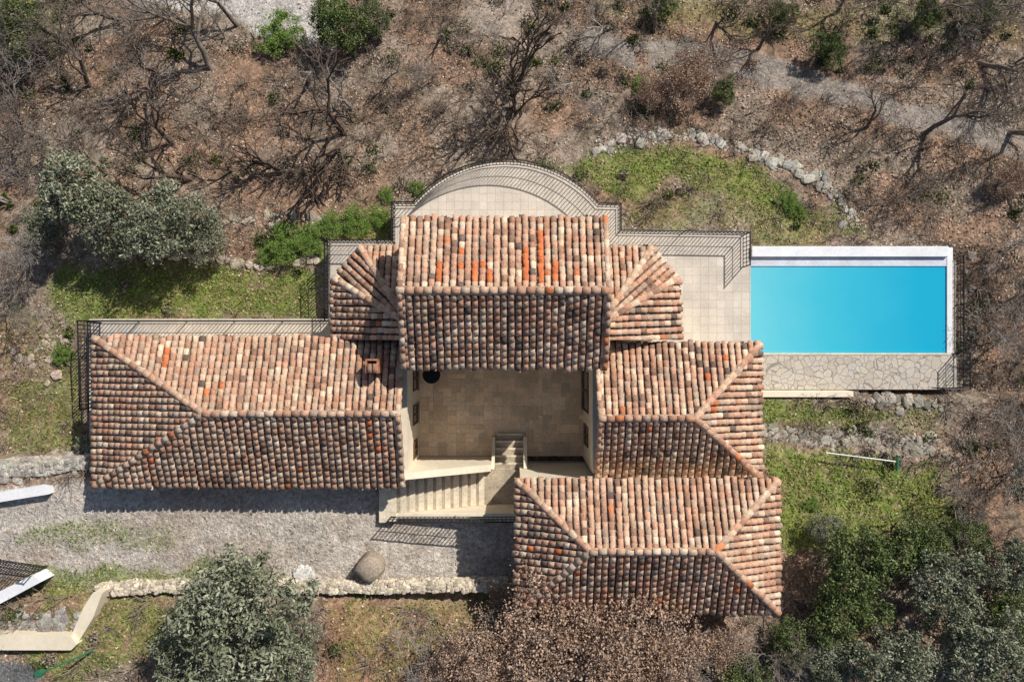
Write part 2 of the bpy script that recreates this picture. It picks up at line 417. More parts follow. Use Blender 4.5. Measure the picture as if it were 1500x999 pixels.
def spB(o):
    u,v=pxof(o[:,0],o[:,1],o[:,2]); q=np.full(len(o),.003)
    for (uu,vv,ru,rv,p) in [(247,522,6,14,.9),(540,630,6,12,.6),(292,585,8,8,.5)]: q=np.maximum(q,p*((np.abs(u-uu)<ru)&(np.abs(v-vv)<rv)))
    return q
roof_face('roof_tiles',[(bx1,by1,3.7),(bx0,by1,3.7),br,(bx1,br[1],4.72)],PR_L,spB)
roof_face('roof_tiles',[(bx0,by0,3.7),(bx1,by0,3.7),(bx1,br[1],4.72),br],PR_L,spB)
roof_face('roof_tiles',[(bx0,by1,3.7),(bx0,by0,3.7),br],PR_L,sp_few(.01))
ridge(br,(bx1,br[1],4.72)); ridge((bx0,by1,3.7),br); ridge((bx0,by0,3.7),br)
ridge((bx1-.06,by0,3.72),(bx1-.06,br[1],4.74),.1); ridge((bx1-.06,by1,3.72),(bx1-.06,br[1],4.74),.1)
cx0,cx1,cy1,cy0=3.21,9.56,-.11,-5.25; cr=(6.78,-2.86,4.7)
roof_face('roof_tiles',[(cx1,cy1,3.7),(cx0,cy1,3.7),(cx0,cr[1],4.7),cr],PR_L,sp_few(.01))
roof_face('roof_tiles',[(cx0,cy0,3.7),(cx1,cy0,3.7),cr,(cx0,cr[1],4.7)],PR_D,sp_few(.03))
roof_face('roof_tiles',[(cx1,cy0,3.7),(cx1,cy1,3.7),cr],PR_L,sp_few(.02))
ridge((cx0,cr[1],4.7),cr); ridge((cx1,cy1,3.7),cr); ridge((cx1,cy0,3.7),cr)
ridge((cx0+.06,cy0,3.72),(cx0+.06,cr[1],4.72),.1); ridge((cx0+.06,cy1,3.72),(cx0+.06,cr[1],4.72),.1)
dx0,dx1,dy1,dy0=.18,9.86,-5.15,-10.05; dl=(2.79,-7.5,5.65); dr=(7.25,-7.5,5.65)
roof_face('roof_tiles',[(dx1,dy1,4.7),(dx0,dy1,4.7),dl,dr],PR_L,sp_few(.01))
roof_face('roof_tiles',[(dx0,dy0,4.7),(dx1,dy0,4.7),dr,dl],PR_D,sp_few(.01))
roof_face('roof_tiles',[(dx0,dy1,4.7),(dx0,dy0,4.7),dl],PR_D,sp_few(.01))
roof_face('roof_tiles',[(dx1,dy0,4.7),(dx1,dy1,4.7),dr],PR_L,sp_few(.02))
ridge(dl,dr)
for c_,r_ in (((dx0,dy1),dl),((dx0,dy0),dl),((dx1,dy1),dr),((dx1,dy0),dr)): ridge((*c_,4.7),r_)
for sgn,xs in ((-1,[528,489,487]),(1,[955,993,997])):
    wx=-3.86 if sgn<0 else 3.32
    p1=P(xs[0],363,3.6); p2=P(xs[1],408,3.6); p3=P(xs[2],498,3.6)
    ap=(wx,.68,4.7)
    f1=[(wx,p1[1],3.6),p1,ap]; f2=[p1,p2,ap]; f3=[p2,p3,(wx,p3[1],4.7),ap]
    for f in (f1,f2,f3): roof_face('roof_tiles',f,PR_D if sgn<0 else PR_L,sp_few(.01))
    ridge(p1,ap); ridge(p2,ap)
    pts=[(wx,p3[1]+.1),(p3[0]-sgn*.25,p3[1]+.1),(p2[0]-sgn*.25,p2[1]-.1),(p1[0]-sgn*.1,p1[1]-.25),(wx,p1[1]-.25)]
    prism('walls',pts,0,3.5,M_wall,villa)
def ring_walls(b,z0,z1): box('walls',(b[0],b[1],b[2],b[3],z0,z1),M_wall,villa)
ring_walls((-3.80,3.26,-.72,4.2),0,5.1)
ring_walls((-15.9,-4.05,-5.4,-.05),-1,3.6)
ring_walls((3.12,9.40,-5.1,-.3),-1,3.6)
ring_walls((.32,9.62,-9.8,-5.34),-.5,4.6)
def opening(x,y0,y1,z0,z1,s):
    t=.02
    box('window_glass',(min(x,x+s*t),max(x,x+s*t),y0,y1,z0,z1),M_glass,villa)
    w=.06; a,b_=sorted((x,x+s*.05))
    B=[(a,b_,y0-w,y0,z0,z1),(a,b_,y1,y1+w,z0,z1),(a,b_,y0-w,y1+w,z1,z1+w),(a,b_,y0-w,y1+w,z0-w,z0),(a,b_,(y0+y1)/2-.03,(y0+y1)/2+.03,z0,z1)]
    o=mk('window_frame',[boxes_part(B)],[M_wood]); o.parent=villa
    a,b_=sorted((x,x+s*.10))
    box('window_sill',(a,b_,y0-.12,y1+.12,z0-w-.06,z0-w-.002),M_travs,villa)
opening(-4.05,-2.0,-1.1,.9,2.1,1); opening(-4.05,-3.4,-2.7,.9,2.1,1); opening(-4.05,-4.8,-4.2,1.1,2.0,1)
opening(3.12,-2.9,-1.3,.15,2.2,-1); opening(3.12,-4.3,-3.6,1,2.1,-1)
ch=P(547,536,4.6)
M_br=flat_mat('chimney_brick',(.46,.20,.11),.9,((6,.6,1.2),(30,.8,1.2)))
B=[(ch[0]-.24,ch[0]+.24,ch[1]+.2,ch[1]+.26,3.9,4.9),(ch[0]-.24,ch[0]+.24,ch[1]-.26,ch[1]-.2,3.9,4.9),(ch[0]-.24,ch[0]-.18,ch[1]-.198,ch[1]+.198,3.9,4.9),(ch[0]+.18,ch[0]+.24,ch[1]-.198,ch[1]+.198,3.9,4.9)]
o=mk('chimney_stack',[boxes_part(B)],[M_br]); o.parent=villa
for i in range(2):
    o_=np.array([[ch[0]-.08+i*.19,ch[1]-.24,4.91]])
    V,F=barrel(1,o_,np.array([[1.,0,0]]),np.array([[0,1.,0]]),np.array([[0,0,1.]]),.09,.08,.34,.03,.02)
    q=mk('chimney_cap',[(V,F,(.33,.19,.13),0)],[M_tile],True); q.parent=villa
# ---------------------------------------------------------------- terrace
def W1(u,v): p=P(u,v,1.0); return (p[0],p[1])
arc=[]
cxp,cyp,Rp=741,233+180,180
a0=math.atan2(-(296-cyp),605-cxp); a1=math.atan2(-(298-cyp),878-cxp)
NA=20
for i in range(NA+1):
    a=a0+(a1-a0)*i/NA; arc.append(W1(cxp+Rp*math.cos(a),cyp-Rp*math.sin(a)))
rail_main=[W1(113,470),W1(475,470),W1(475,352),W1(573,352),W1(573,296)]+arc+[W1(910,298),W1(910,337),W1(1099,340),W1(1099,388)]
slab=[(rail_main[0][0]-.1,-5.05)]+[(rail_main[i][0]-.1,rail_main[i][1]+.12) for i in range(5)]
for (x,y) in arc:
    cx_,cy_=W1(cxp,cyp); d=math.hypot(x-cx_,y-cy_); slab.append((cx_+(x-cx_)*(d+.12)/d,cy_+(y-cy_)*(d+.12)/d))
k=len(rail_main)
slab+=[(rail_main[k-4][0]+.1,rail_main[k-4][1]+.12),(rail_main[k-3][0]+.1,rail_main[k-3][1]+.12),(10.49,rail_main[k-2][1]+.12),(10.49,-2.12),(9.7,-2.12),(9.7,-5.05)]
prism('paved_terrace',slab,-4.5,0,M_terr,None)
def railing(name,pts,base=0.0,h=.98,sp=.17):
    segs=[]
    for (x0,y0),(x1,y1) in zip(pts[:-1],pts[1:]):
        b0=b1=base
        L=math.hypot(x1-x0,y1-y0); n=max(1,round(L/sp))
        segs.append(((x0,y0,b0+h),(x1,y1,b1+h),.030,.030)); segs.append(((x0,y0,b0+.1),(x1,y1,b1+.1),.018,.018)); segs.append(((x0,y0,b0+h*.55),(x1,y1,b1+h*.55),.014,.014))
        for i in range(n):
            t=i/n; x=x0+(x1-x0)*t; y=y0+(y1-y0)*t; b=b0
            segs.append(((x,y,b+.08),(x,y,b+h),.018,.018))
        if L>1.2:
            for i in range(max(1,int(L/2))+1):
                t=i/max(1,int(L/2)); x=x0+(x1-x0)*t; y=y0+(y1-y0)*t
                segs.append(((x,y,b0),(x,y,b0+h+.04),.028,.028))
    return mk(name,[tubes(segs,5)],[M_iron])
railing('wrought_iron_railing',rail_main)
railing('wrought_iron_railing',[(rail_main[0][0],rail_main[0][1]),W1(116,600)])
railing('wrought_iron_railing',[(-18.05,.8),(-18.0,-3.0)],0,.98)
x0,y0=-4.05,-5.05; cs=.2; nx_,ny_=int(7.2/cs),int(4.6/cs)
occ=np.zeros((nx_,ny_),bool); B=[];CC=[]
for j in range(ny_):
    for i in range(nx_):
        if occ[i,j]: continue
        for _ in range(8):
            w,h=random.choice([(2,2),(3,2),(2,3),(2,1),(1,2),(1,1),(3,3),(2,2)])
            if i+w<=nx_ and j+h<=ny_ and not occ[i:i+w,j:j+h].any(): break
        else: w=h=1
        occ[i:i+w,j:j+h]=True
        B.append((x0+i*cs+.004,x0+(i+w)*cs-.004,y0+j*cs+.004,y0+(j+h)*cs-.004,.002,.02+random.random()*.002))
        q=random.random(); CC.append(np.array([.80,.63,.44])*(.78+.32*random.random())*np.array([1,1-.05*q,1-.12*q]))
pt=boxes_part(B); CC=np.repeat(np.array(CC),8,axis=0)
mk('courtyard_paving',[(pt[0],pt[1],CC,0)],[attr_mat('travertine',.6,((1.0,.85,1.1),(10,.88,1.1)),None,.4)])
st=empty('garden_staircase')
ns=11; xa,xb=-4.65,-.85; B=[]
for i in range(ns):
    z=2.45-(2.45-.95)*(i/ns)
    B.append((xa+(xb-xa)*i/ns+(.002 if i else 0),xa+(xb-xa)*(i+1)/ns,-6.93,-5.36,-.4,z))
o=mk('upper_flight',[boxes_part(B)],[M_travs]); o.parent=st
NS=[(b[1]-.20,b[1]+.03,b[2]+.004,b[3]-.004,b[5]-.04,b[5]+.014) for b in B[:-1]]
o=mk('step_nosings',[boxes_part(NS)],[M_nose]); o.parent=st
box('landing',(-.85,.30,-6.93,-5.5,-.4,.93),M_travs,st)
B=[]
for i in range(5):
    z=.93-(i+1)*.155
    B.append((-.72,.48,-5.498+i*.29,-5.5+(i+1)*.29,-.4,z+.0))
o=mk('lower_flight',[boxes_part(B)],[M_travs]); o.parent=st
B=[(b[0]+.004,b[1]-.004,b[3]-.07,b[3]+.01,b[5]-.04,b[5]+.012) for b in B]
o=mk('step_nosings',[boxes_part(B)],[M_nose]); o.parent=st
prism('cheek_wall',[(-.86,-5.35),(-.73,-5.35),(-.73,-4.15),(-.86,-4.15)],-.3,[1.5,1.5,.55,.55],M_wall,st)
prism('cheek_wall',[(.49,-5.32),(.64,-5.32),(.64,-4.15),(.49,-4.15)],-.3,[1.5,1.5,.55,.55],M_wall,st)
prism('sloping_parapet_wall',[(-4.15,-5.34),(-.86,-5.34),(-.86,-5.06),(-4.15,-5.06)],-.3,[3.75,2.0,2.0,3.75],M_wall,st)
box('retaining_wall',(-4.9,.30,-7.16,-6.935,-.4,2.5),M_wall,st,.015)
box('top_landing',(-5.35,-4.655,-7.3,-5.42,1.5,2.56),M_nose,st,.015)
railing('wrought_iron_railing',[(-4.85,-7.05),(.28,-7.05)],2.5,.9)
tb=empty('round_iron_table'); tx,ty,_=P(632,549,.7)
def disc(name,x,y,r,z0,z1,mat,par,n=24):
    return prism(name,[(x+r*math.cos(2*math.pi*i/n),y+r*math.sin(2*math.pi*i/n)) for i in range(n)],z0,z1,mat,par)
disc('top',tx,ty,.38,.68,.72,M_iron,tb); disc('column',tx,ty,.05,.06,.68,M_iron,tb); disc('foot',tx,ty,.25,.023,.06,M_iron,tb)
# ---------------------------------------------------------------- pool
pool=empty('swimming_pool')
px0,px1=10.5,19.12; py1,py0=3.28,-.53
box('basin_shell',(10.492,19.6,-.56,4.15,-4,-.35),M_white,pool)
box('water',(px0,px1,py0,py1,-.345,-.06),M_water,pool)
box('edge_wall_end',(px1,px1+.24,py0,4.0,-.345,.0),M_white,pool,.01)
box('edge_ledge',(px0,px1-.002,py1+.002,py1+.40,-.345,-.02),flat_mat('wet_white_render',(.60,.63,.70),.4),pool,.01)
box('parapet',(px0,px1-.01,py1+.405,py1+.86,-.345,.14),M_white,pool,.015)
box('gutter_curb',(px1+.26,px1+.5,-.56,3.6,-.345,-.2),M_crazy,pool)
box('pool_step_coping',(10.53,19.3,py0-.09,py0-.002,-.345,.02),M_nose,pool,.01)
prism('crazy_paving',[(10.495,py0-.095),(19.6,py0-.095),(19.6,-2.13),(10.495,-2.13)],-2.5,-.004,M_crazy)
railing('wrought_iron_railing',[(18.4,-2.05),(19.5,-2.05),(19.5,-.5)],0,.95)
railing('wrought_iron_railing',[(19.66,3.7),(19.66,-.5)],-.2,.5,.3)
box('garden_wall',(10.2,14.7,-2.42,-2.16,-.6,.62),M_wall,None,.02)
# ---------------------------------------------------------------- stones
bm=bmesh.new(); bmesh.ops.create_cube(bm,size=2); bmesh.ops.subdivide_edges(bm,edges=bm.edges,cuts=2,use_grid_fill=True)
bm.verts.ensure_lookup_table(); TV=np.array([list(v.co) for v in bm.verts]); TF=np.array([[v.index for v in f.verts] for f in bm.faces]); bm.free()
TS=TV/np.linalg.norm(TV,axis=1)[:,None]; TV=TV*.35+TS*.75
def stones(name,pos,size,col=(.42,.38,.32),flatz=.7,align=None,smooth=False,jit=.09):
    pos=np.asarray(pos,float); n=len(pos); m=len(TV)
    an=R.random(n)*6.28 if align is None else np.asarray(align)+R.normal(0,.12,n)
    s=np.asarray(size).reshape(-1,1)*np.ones((n,1))*(.7+.6*R.random((n,3))); s[:,2]*=flatz
    V=TV[None]*(1+R.normal(0,jit,(n,m,1)))*s[:,None,:]
    c,s_=np.cos(an)[:,None],np.sin(an)[:,None]
    x=V[...,0]*c-V[...,1]*s_; y=V[...,0]*s_+V[...,1]*c
    V=np.stack([x,y,V[...,2]],-1)+pos[:,None]
    F=TF[None]+np.arange(n)[:,None,None]*m
    C=np.repeat(np.array([col])*(.55+.6*R.random((n,1)))*(1+R.normal(0,.02,(n,3))),m,axis=0)
    return mk(name,[(V.reshape(-1,3),F.reshape(-1,4),C,0)],[M_stone],smooth)
def pathpts(pts,step):
    out=[];an=[]
    for a,b in zip(pts[:-1],pts[1:]):
        L=math.dist(a[:2],b[:2]); n=max(1,int(L/step))
        for i in range(n):
            t=i/n; out.append([a[0]+(b[0]-a[0])*t,a[1]+(b[1]-a[1])*t,a[2]+(b[2]-a[2])*t]); an.append(math.atan2(b[1]-a[1],b[0]-a[0]))
    return np.array(out),np.array(an)
def dry_wall(name,pxs,ztop,width,h,col=(.44,.39,.31),sz=.1):
    pts=[P(u,v,ztop) for u,v in pxs]
    c,an=pathpts(pts,sz*1.45); pos=[];al=[]
    nl=max(1,int(h/(sz*1.4))); nw=max(2,round(width/(sz*1.4)))
    for l in range(nl):
        for w in range(nw):
            off=(w/(nw-1)-.5)*(width-sz)
            j=R.normal(0,.02,(len(c),3)); p=c.copy(); p[:,0]+=-np.sin(an)*off; p[:,1]+=np.cos(an)*off; p[:,2]-=l*sz*1.4+.06
            pos.append(p+j); al.append(an)
    return stones(name,np.concatenate(pos),sz,col,.75,np.concatenate(al))
dry_wall('dry_stone_wall',[(142,866),(200,862),(300,860),(420,861),(560,862),(700,859),(745,858)],2.9,.36,.6,(.66,.57,.44))
dry_wall('dry_stone_wall',[(-40,692),(60,688),(130,678)],2.6,.4,2.4,(.48,.44,.38))
def rubble(name,pxs,n,spread,size,col=(.36,.33,.28)):
    pts=[P(u,v,0) for u,v in pxs]
    ar=[]
    seg=[math.dist(a[:2],b[:2]) for a,b in zip(pts[:-1],pts[1:])]; tot=sum(seg)
    for i in range(n):
        d=random.random()*tot; k=0
        while k<len(seg)-1 and d>seg[k]: d-=seg[k]; k+=1
        t=d/seg[k]; a,b=pts[k],pts[k+1]
        ar.append((a[0]+(b[0]-a[0])*t+random.gauss(0,spread),a[1]+(b[1]-a[1])*t+random.gauss(0,spread)))
    ar=np.array(ar)
    z0=zg(ar[:,0],ar[:,1]); ar=ar*((H-z0)/H)[:,None]; z=zg(ar[:,0],ar[:,1])
    return stones(name,np.column_stack([ar,z+.01]),size*(.35+1.15*R.random(n)**3),col,.6)
rubble('rubble_stones',[(868,222),(930,200),(1000,196),(1080,215),(1150,240),(1200,262),(1238,300),(1250,330)],260,.15,.17,(.50,.46,.39))
rubble('rubble_stones',[(1120,632),(1180,645),(1260,645),(1370,655)],300,.2,.16,(.38,.34,.28))
rubble('rubble_stones',[(1245,575),(1290,585),(1350,590)],70,.2,.16,(.38,.34,.28))
rubble('rubble_stones',[(255,372),(320,380),(380,392),(470,380)],110,.07,.14,(.50,.43,.33))
rubble('rubble_stones',[(330,322),(420,322),(470,318)],45,.12,.14,(.46,.40,.31))
rubble('rubble_stones',[(0,540),(60,520),(110,500)],60,.5,.13,(.46,.37,.29))
rubble('rubble_stones',[(0,925),(90,912)],150,.3,.15,(.38,.35,.31))
rubble('rubble_stones',[(430,838),(455,842)],16,.13,.18,(.66,.63,.58))
rubble('rubble_stones',[(1400,380),(1420,560),(1330,600)],90,.5,.11)
rubble('rubble_stones',[(0,690),(130,670)],110,.2,.14,(.44,.40,.34))
bp=P(545,826,2.3); zb=float(zg(bp[0],bp[1]))
stones('boulder',[(bp[0],bp[1],zb+.3)],.48,(.46,.39,.29),.85,None,True,.05)
# ---------------------------------------------------------------- gate / bottom-left
def wpx(name,pts,z0,z1,mat): return prism(name,[P(u,v,z1)[:2] for u,v in pts],z0,z1,mat)
wpx('white_gate_wall',[(-30,880),(48,842),(60,852),(-30,900)],2.4,3.3,M_white)
wpx('white_gate_pillar',[(-30,726),(55,712),(68,713),(70,724),(-30,740)],2.4,2.9,M_white)
wpx('cream_boundary_wall',[(-30,932),(104,932),(112,944),(104,952),(-30,952)],2.2,3.6,M_wall)
wpx('cream_boundary_wall',[(104,931),(122,890),(136,868),(150,868),(136,905),(113,943)],2.2,3.4,M_wall)
g0=P(-30,832,3.6);g1=P(42,842,3.6)
railing('sliding_gate',[(g0[0],g0[1]),(g1[0],g1[1])],2.5,1.3,.12)
lp=empty('garden_lamp_post')
b0=P(143,950,3.1); tp=P(60,985,5.6)
o=mk('pole',[tubes([(b0,tp,.04,.03)],8)],[M_green]); o.parent=lp
disc('base_plate',b0[0],b0[1],.16,3.0,3.25,M_white,lp); disc('lamp_head',tp[0],tp[1],.13,5.55,5.75,M_green,lp)
tl=empty('garden_pole')
q0=P(1210,663,1.85);q1=P(1312,676,1.95);q2=P(1315,668,1.95);q3=P(1314,690,1.95)
o=mk('shaft',[tubes([(q0,q1,.025,.025)],8)],[M_white]); o.parent=tl
o=mk('green_head',[tubes([(q2,q3,.05,.05)],8)],[M_green]); o.parent=tl
# ---------------------------------------------------------------- trees
def rnd_perp(d):
    v=Vector((random.gauss(0,1),random.gauss(0,1),random.gauss(0,1))); v=v-d*v.dot(d); return v.normalized()
def grow(segs,p,d,L,r,depth,maxd,sp=.6,upb=.12,kink=.22,ends=None,rmin=.011):
    n=4 if depth<3 else 3
    for i in range(n):
        d=(d+rnd_perp(d)*random.uniform(0,kink)+Vector((0,0,upb*.5))).normalized()
        q=p+d*(L/n); r2=max(r*(.90 if depth<3 else .85),rmin)
        segs.append((tuple(p),tuple(q),r,r2)); p=q; r=r2
        if depth<maxd and i>0 and random.random()<.6:
            dd=(d+rnd_perp(d)*random.uniform(sp*.7,sp*1.5)).normalized()
            grow(segs,p,dd,L*random.uniform(.5,.8),max(r*.6,rmin),depth+1,maxd,sp,upb,kink,ends,rmin)
    if depth<maxd:
        for k in range(2):
            dd=(d+rnd_perp(d)*random.uniform(sp*.5,sp*1.1)).normalized()
            grow(segs,p,dd,L*random.uniform(.6,.85),max(r*.76,rmin),depth+1,maxd,sp,upb,kink,ends,rmin)
    elif ends is not None: ends.append(tuple(p))
def bare(name,seed,maxd,col,hh=1.2,sp=.75,tr=.13,rmin=.011,lean=.45):
    random.seed(seed); segs=[]
    nst=random.choice([1,2,3])
    for k in range(nst):
        a=random.random()*6.28; d=Vector((lean*math.cos(a),lean*math.sin(a),1)).normalized()
        grow(segs,Vector((0,0,-.3)),d,hh*random.uniform(.9,1.2),tr*(1 if nst==1 else .75),0,maxd,sp,.07,.24,None,rmin)
    big=[s for s in segs if s[2]>.03]; sm_=[s for s in segs if s[2]<=.03]
    m=bark_mat(name+'_bark',col)
    parts=[tubes(big,6)]
    if sm_: parts.append(tubes(sm_,3))
    return mk(name,parts,[m],True,link=False)
BT=[bare('bare_tree',s,4,c_,1.7,.8,.15,.012,.7) for s,c_ in ((1,(.22,.185,.155)),(2,(.16,.125,.105)),(3,(.30,.265,.235)),(4,(.15,.12,.10)),(8,(.21,.175,.15)))]
TW=[bare('bare_twiggy_tree',s,5,c_,1.1,.85,.08,.008) for s,c_ in ((11,(.33,.295,.265)),(12,(.25,.21,.18)),(15,(.30,.25,.21)))]
DT=[bare('pruned_tree',s,3,(.10,.075,.06),1.7,.8,.17,.03,.8) for s in (21,22,23)]
def put(name,mesh,u,v,scale):
    x,y,_=P(u,v,0)
    for _i in range(4):
        z=float(zg(np.array([x]),np.array([y]))[0]); x,y,_=P(u,v,z)
    o=obj(name,mesh,(x,y,z),random.random()*6.28,scale*random.uniform(.92,1.08))
    o.rotation_euler=(random.gauss(0,.08),random.gauss(0,.08),random.random()*6.28); return o
random.seed(5)
for i,(u,v,s) in enumerate([(310,105,1.2),(230,80,1.1),(215,185,.95),(130,130,1.0),(450,115,.9),(570,105,.7),(760,140,1.1),(840,120,.6),(95,60,1.0),(640,60,.6),
   (1430,90,1.0),(1350,200,1.0),(1450,270,.8),(1270,190,.7),(1480,190,.9),(960,50,.7),(1110,75,.7),(900,40,.7),(350,40,.9),(70,210,.9),(1320,50,.9),(1200,60,.5),(520,165,.7),(1050,30,.7),(1230,20,.8),(30,130,.9),(180,30,1.0),(1400,10,.9)]):
    put('bare_tree',BT[i%5],u,v,s*.95)
for i,(u,v,s) in enumerate([(40,120,1.0),(30,200,1.1),(80,260,1.0),(20,300,1.1),(110,210,1.0),(10,60,.9),(60,350,.9),(1400,40,.9),(1480,110,.9),(1470,500,.8),(1490,580,1.),(1440,640,.9),(1480,700,1.),(1480,440,.7),
   (1360,320,.5),(1000,115,.6),(1040,95,.6),(560,60,.7),(250,20,.8),(1250,90,.5),(150,20,.9),(1150,140,.4),(1400,740,.7),(1310,290,.5),(620,130,.5),(20,430,.9),(830,970,.9),(980,940,.9),(1120,960,.8),(900,905,.9),(640,980,.8),(760,910,.9),(870,940,1.0),(1490,350,.7),(1430,610,.6),(330,60,.8),(880,160,.4)]):
    put('bare_twiggy_tree',TW[i%3],u,v,s)
for i,(u,v,s) in enumerate([(288,262,.9),(420,255,.7),(508,200,1.15),(255,215,.8),(400,245,.5),(745,150,1.1),(345,250,.5),(160,260,.6)]):
    put('pruned_tree',DT[i%3],u,v,s)
def leafy(name,seed,nclump,per,lsize,cA,cB,cD,rr=2.4,flat=.62,maxd=3,clr=.3,barkc=(.14,.12,.10),asp=.4,tmin=.35,rmin=.012):
    random.seed(seed); segs=[];ends=[]
    for k in range(4):
        a=k*1.57+random.random(); d=Vector((.6*math.cos(a),.6*math.sin(a),.9)).normalized()
        grow(segs,Vector((0,0,-.2)),d,rr*.42,.11,1,maxd+1,.75,.06,.25,ends,rmin)
    m=bark_mat(name+'_bark',barkc)
    C=[]
    ph=[random.random()*6.28 for _ in range(4)]
    while len(C)<nclump:
        v=R.normal(size=3); v/=np.linalg.norm(v)
        if v[2]<-.45: continue
        th=math.atan2(v[1],v[0])
        rad=rr*(.80+.15*math.sin(2*th+ph[0])+.12*math.sin(3*th+ph[1])+.10*math.sin(5*th+ph[2]))
        t=R.random()**tmin
        C.append([v[0]*rad*t,v[1]*rad*t,rr*1.05+v[2]*rad*t*flat])
    C=np.array(C); n=nclump*per
    ci=np.repeat(np.arange(nclump),per)
    cr_=(clr*(.5+1.0*R.random(nclump)))[ci]
    g=R.normal(size=(n,3)); g/=np.linalg.norm(g,axis=1)[:,None]; g*=(R.random(n)**.6)[:,None]
    pos=C[ci]+g*cr_[:,None]*np.array([1.25,1.25,.9])
    tone=R.random(nclump)[ci]; r=R.random(n)
    col=np.array(cA)[None]*(1-tone[:,None])+np.array(cB)[None]*tone[:,None]
    dk=r<.2; col[dk]=np.array(cD)
    col*=(.65+.7*R.random((n,1)))
    return mk(name,[tubes(segs,4),leafs(pos,lsize*(.6+.8*R.random(n)),col,0.0,asp)],[m,M_leaf],False,link=False)
OL=[leafy('olive_tree',s,115,95,.078,(.19,.205,.125),(.32,.33,.24),(.10,.11,.07),clr=.33) for s in (31,32,33)]
EV=[leafy('evergreen_tree',s,110,105,.082,(.11,.15,.05),(.20,.23,.10),(.06,.08,.03),clr=.35) for s in (41,42)]
GB=leafy('green_shrub',51,90,100,.085,(.14,.23,.045),(.21,.28,.08),(.07,.12,.03))
BO=[leafy('brown_leaf_oak_tree',s,150,62,.05,(.38,.25,.17),(.46,.34,.26),(.24,.155,.11),2.4,.5,4,.42,(.32,.26,.22),.6,.5,.013) for s in (61,62)]
random.seed(9)
def putc(name,mesh,u,v,rpx,zs=1.0):
    z=1.0; x,y,_=P(u,v,z)
    r=rpx*S*.9
    for _i in range(4):
        s=r/2.2; zc=z+2.5*s*zs; x,y,_=P(u,v,zc); z=float(zg(np.array([x]),np.array([y]))[0]); r=rpx*S*(H-zc)/H
    return obj(name,mesh,(x,y,z-.1),random.random()*6.28,(s,s,s*zs))
for i,(u,v,r) in enumerate([(120,290,75),(235,325,70),(290,345,42),(60,335,35),(345,910,112),(420,955,55),(265,960,55),(1385,865,66),(1455,965,74),(1310,970,64),(1215,970,44),(75,690,42),(1485,830,50),(180,350,42),(1210,775,26)]):
    putc('olive_tree',OL[i%3],u,v,r)
for i,(u,v,r) in enumerate([(1262,822,62),(1340,800,50),(1240,895,54),(1160,945,36),(1425,790,34),(495,35,46),(545,30,30),(20,40,45),(1360,20,26),(1215,70,28),(1062,132,20),(1150,20,22),(1440,20,26),(1480,905,44),(1090,985,36),(970,10,22)]):
    putc('evergreen_tree',EV[i%2],u,v,r)
for (u,v,r) in [(410,48,38),(420,355,34),(455,350,26),(395,370,22),(520,325,26),(485,330,22),(555,320,20),(1155,295,18),(1170,310,16),(610,275,14),(565,285,14),(940,125,16),(485,12,20),(90,520,18),(1190,740,14)]:
    putc('green_shrub',GB,u,v,r,.5)
for i,(u,v,r) in enumerate([(790,935,88),(895,945,88),(700,970,66),(985,965,70),(830,892,56),(745,885,44),(1010,112,46),(955,135,28),(645,995,46),(1060,955,42),(920,1000,66),(1485,260,32)]):
    putc('brown_leaf_oak_tree',BO[i%2],u,v,r)
# ---------------------------------------------------------------- scatter
slabnp=[(p[0],p[1]) for p in slab]
def scat(n):
    x=R.uniform(-26,26,n); y=R.uniform(-16.5,19.5,n)
    ok=sdpoly(x,y,slabnp)<-.1
    ok&=~((x>10.3)&(x<19.8)&(y>-2.5)&(y<4.2)); ok&=~((x>-5.4)&(x<9.8)&(y>-10)&(y<-5)&~((x<.3)&(y<-7.4)))
    ok&=~((x>-17)&(x<-4)&(y<-4.8)&(y>-5.8))
    x=x[ok];y=y[ok]; z=zg(x,y); return x,y,z,zones(x,y,z)
def hard(q): return np.clip(q['gv']+q['g2']+q['g3']+q['asph']+q['pa'],0,1)
x,y,z,q=scat(130000)
dens=fbm(x,y,.7,3,51)
keep=R.random(len(x))<(1-hard(q)*.9)*sm(.25,.6,dens)*(1-.75*q['g'])
keep&=~((q['gv']>.4)&(R.random(len(x))<.8))
x,y,z=x[keep],y[keep],z[keep]; n=len(x)
LP=np.array([[.38,.23,.15],[.48,.33,.24],[.27,.165,.11],[.52,.42,.33],[.15,.11,.08]])
col=LP[R.integers(0,5,n)]*(.7+.6*R.random((n,1)))
mk('leaf_litter',[leafs(np.column_stack([x,y,z+.02+.03*R.random(n)]),.03+.045*R.random(n),col,.75,.65,0)],[M_leaf])
x,y,z,q=scat(380000)
keep=R.random(len(x))<q['g']*sm(.3,.6,fbm(x,y,2.0,3,61)+.1)*.9
x,y,z=x[keep],y[keep],z[keep]; n=len(x); print('grass',n)
GP=np.array([[.17,.25,.045],[.23,.29,.07],[.11,.17,.03],[.33,.31,.14]])
col=GP[R.integers(0,4,n)]*(.7+.6*R.random((n,1)))
mk('grass',[leafs(np.column_stack([x,y,z+.03+.04*R.random(n)]),.04+.05*R.random(n),col,.35,.3,0)],[M_leaf])
x,y,z,q=scat(60000)
k1=(q['gv']>.6)&(R.random(len(x))<.3*sm(.48,.7,fbm(x,y,.9,4,101)))
n=k1.sum(); col=np.array([[.22,.21,.12]])*(.6+.8*R.random((n,1)))
mk('weeds',[leafs(np.column_stack([x[k1],y[k1],z[k1]+.03]),.03+.04*R.random(n),col,.3,.4,0)],[M_leaf])
k2=((q['gv']+q['g2']+q['pa'])>.6)&(R.random(len(x))<.14); 
stones('gravel_pebbles',np.column_stack([x[k2],y[k2],z[k2]+.01]),.015+.018*R.random(k2.sum()),(.56,.51,.45),.6)
x,y,z,q=scat(5600)
dn=fbm(x,y,.35,3,71)
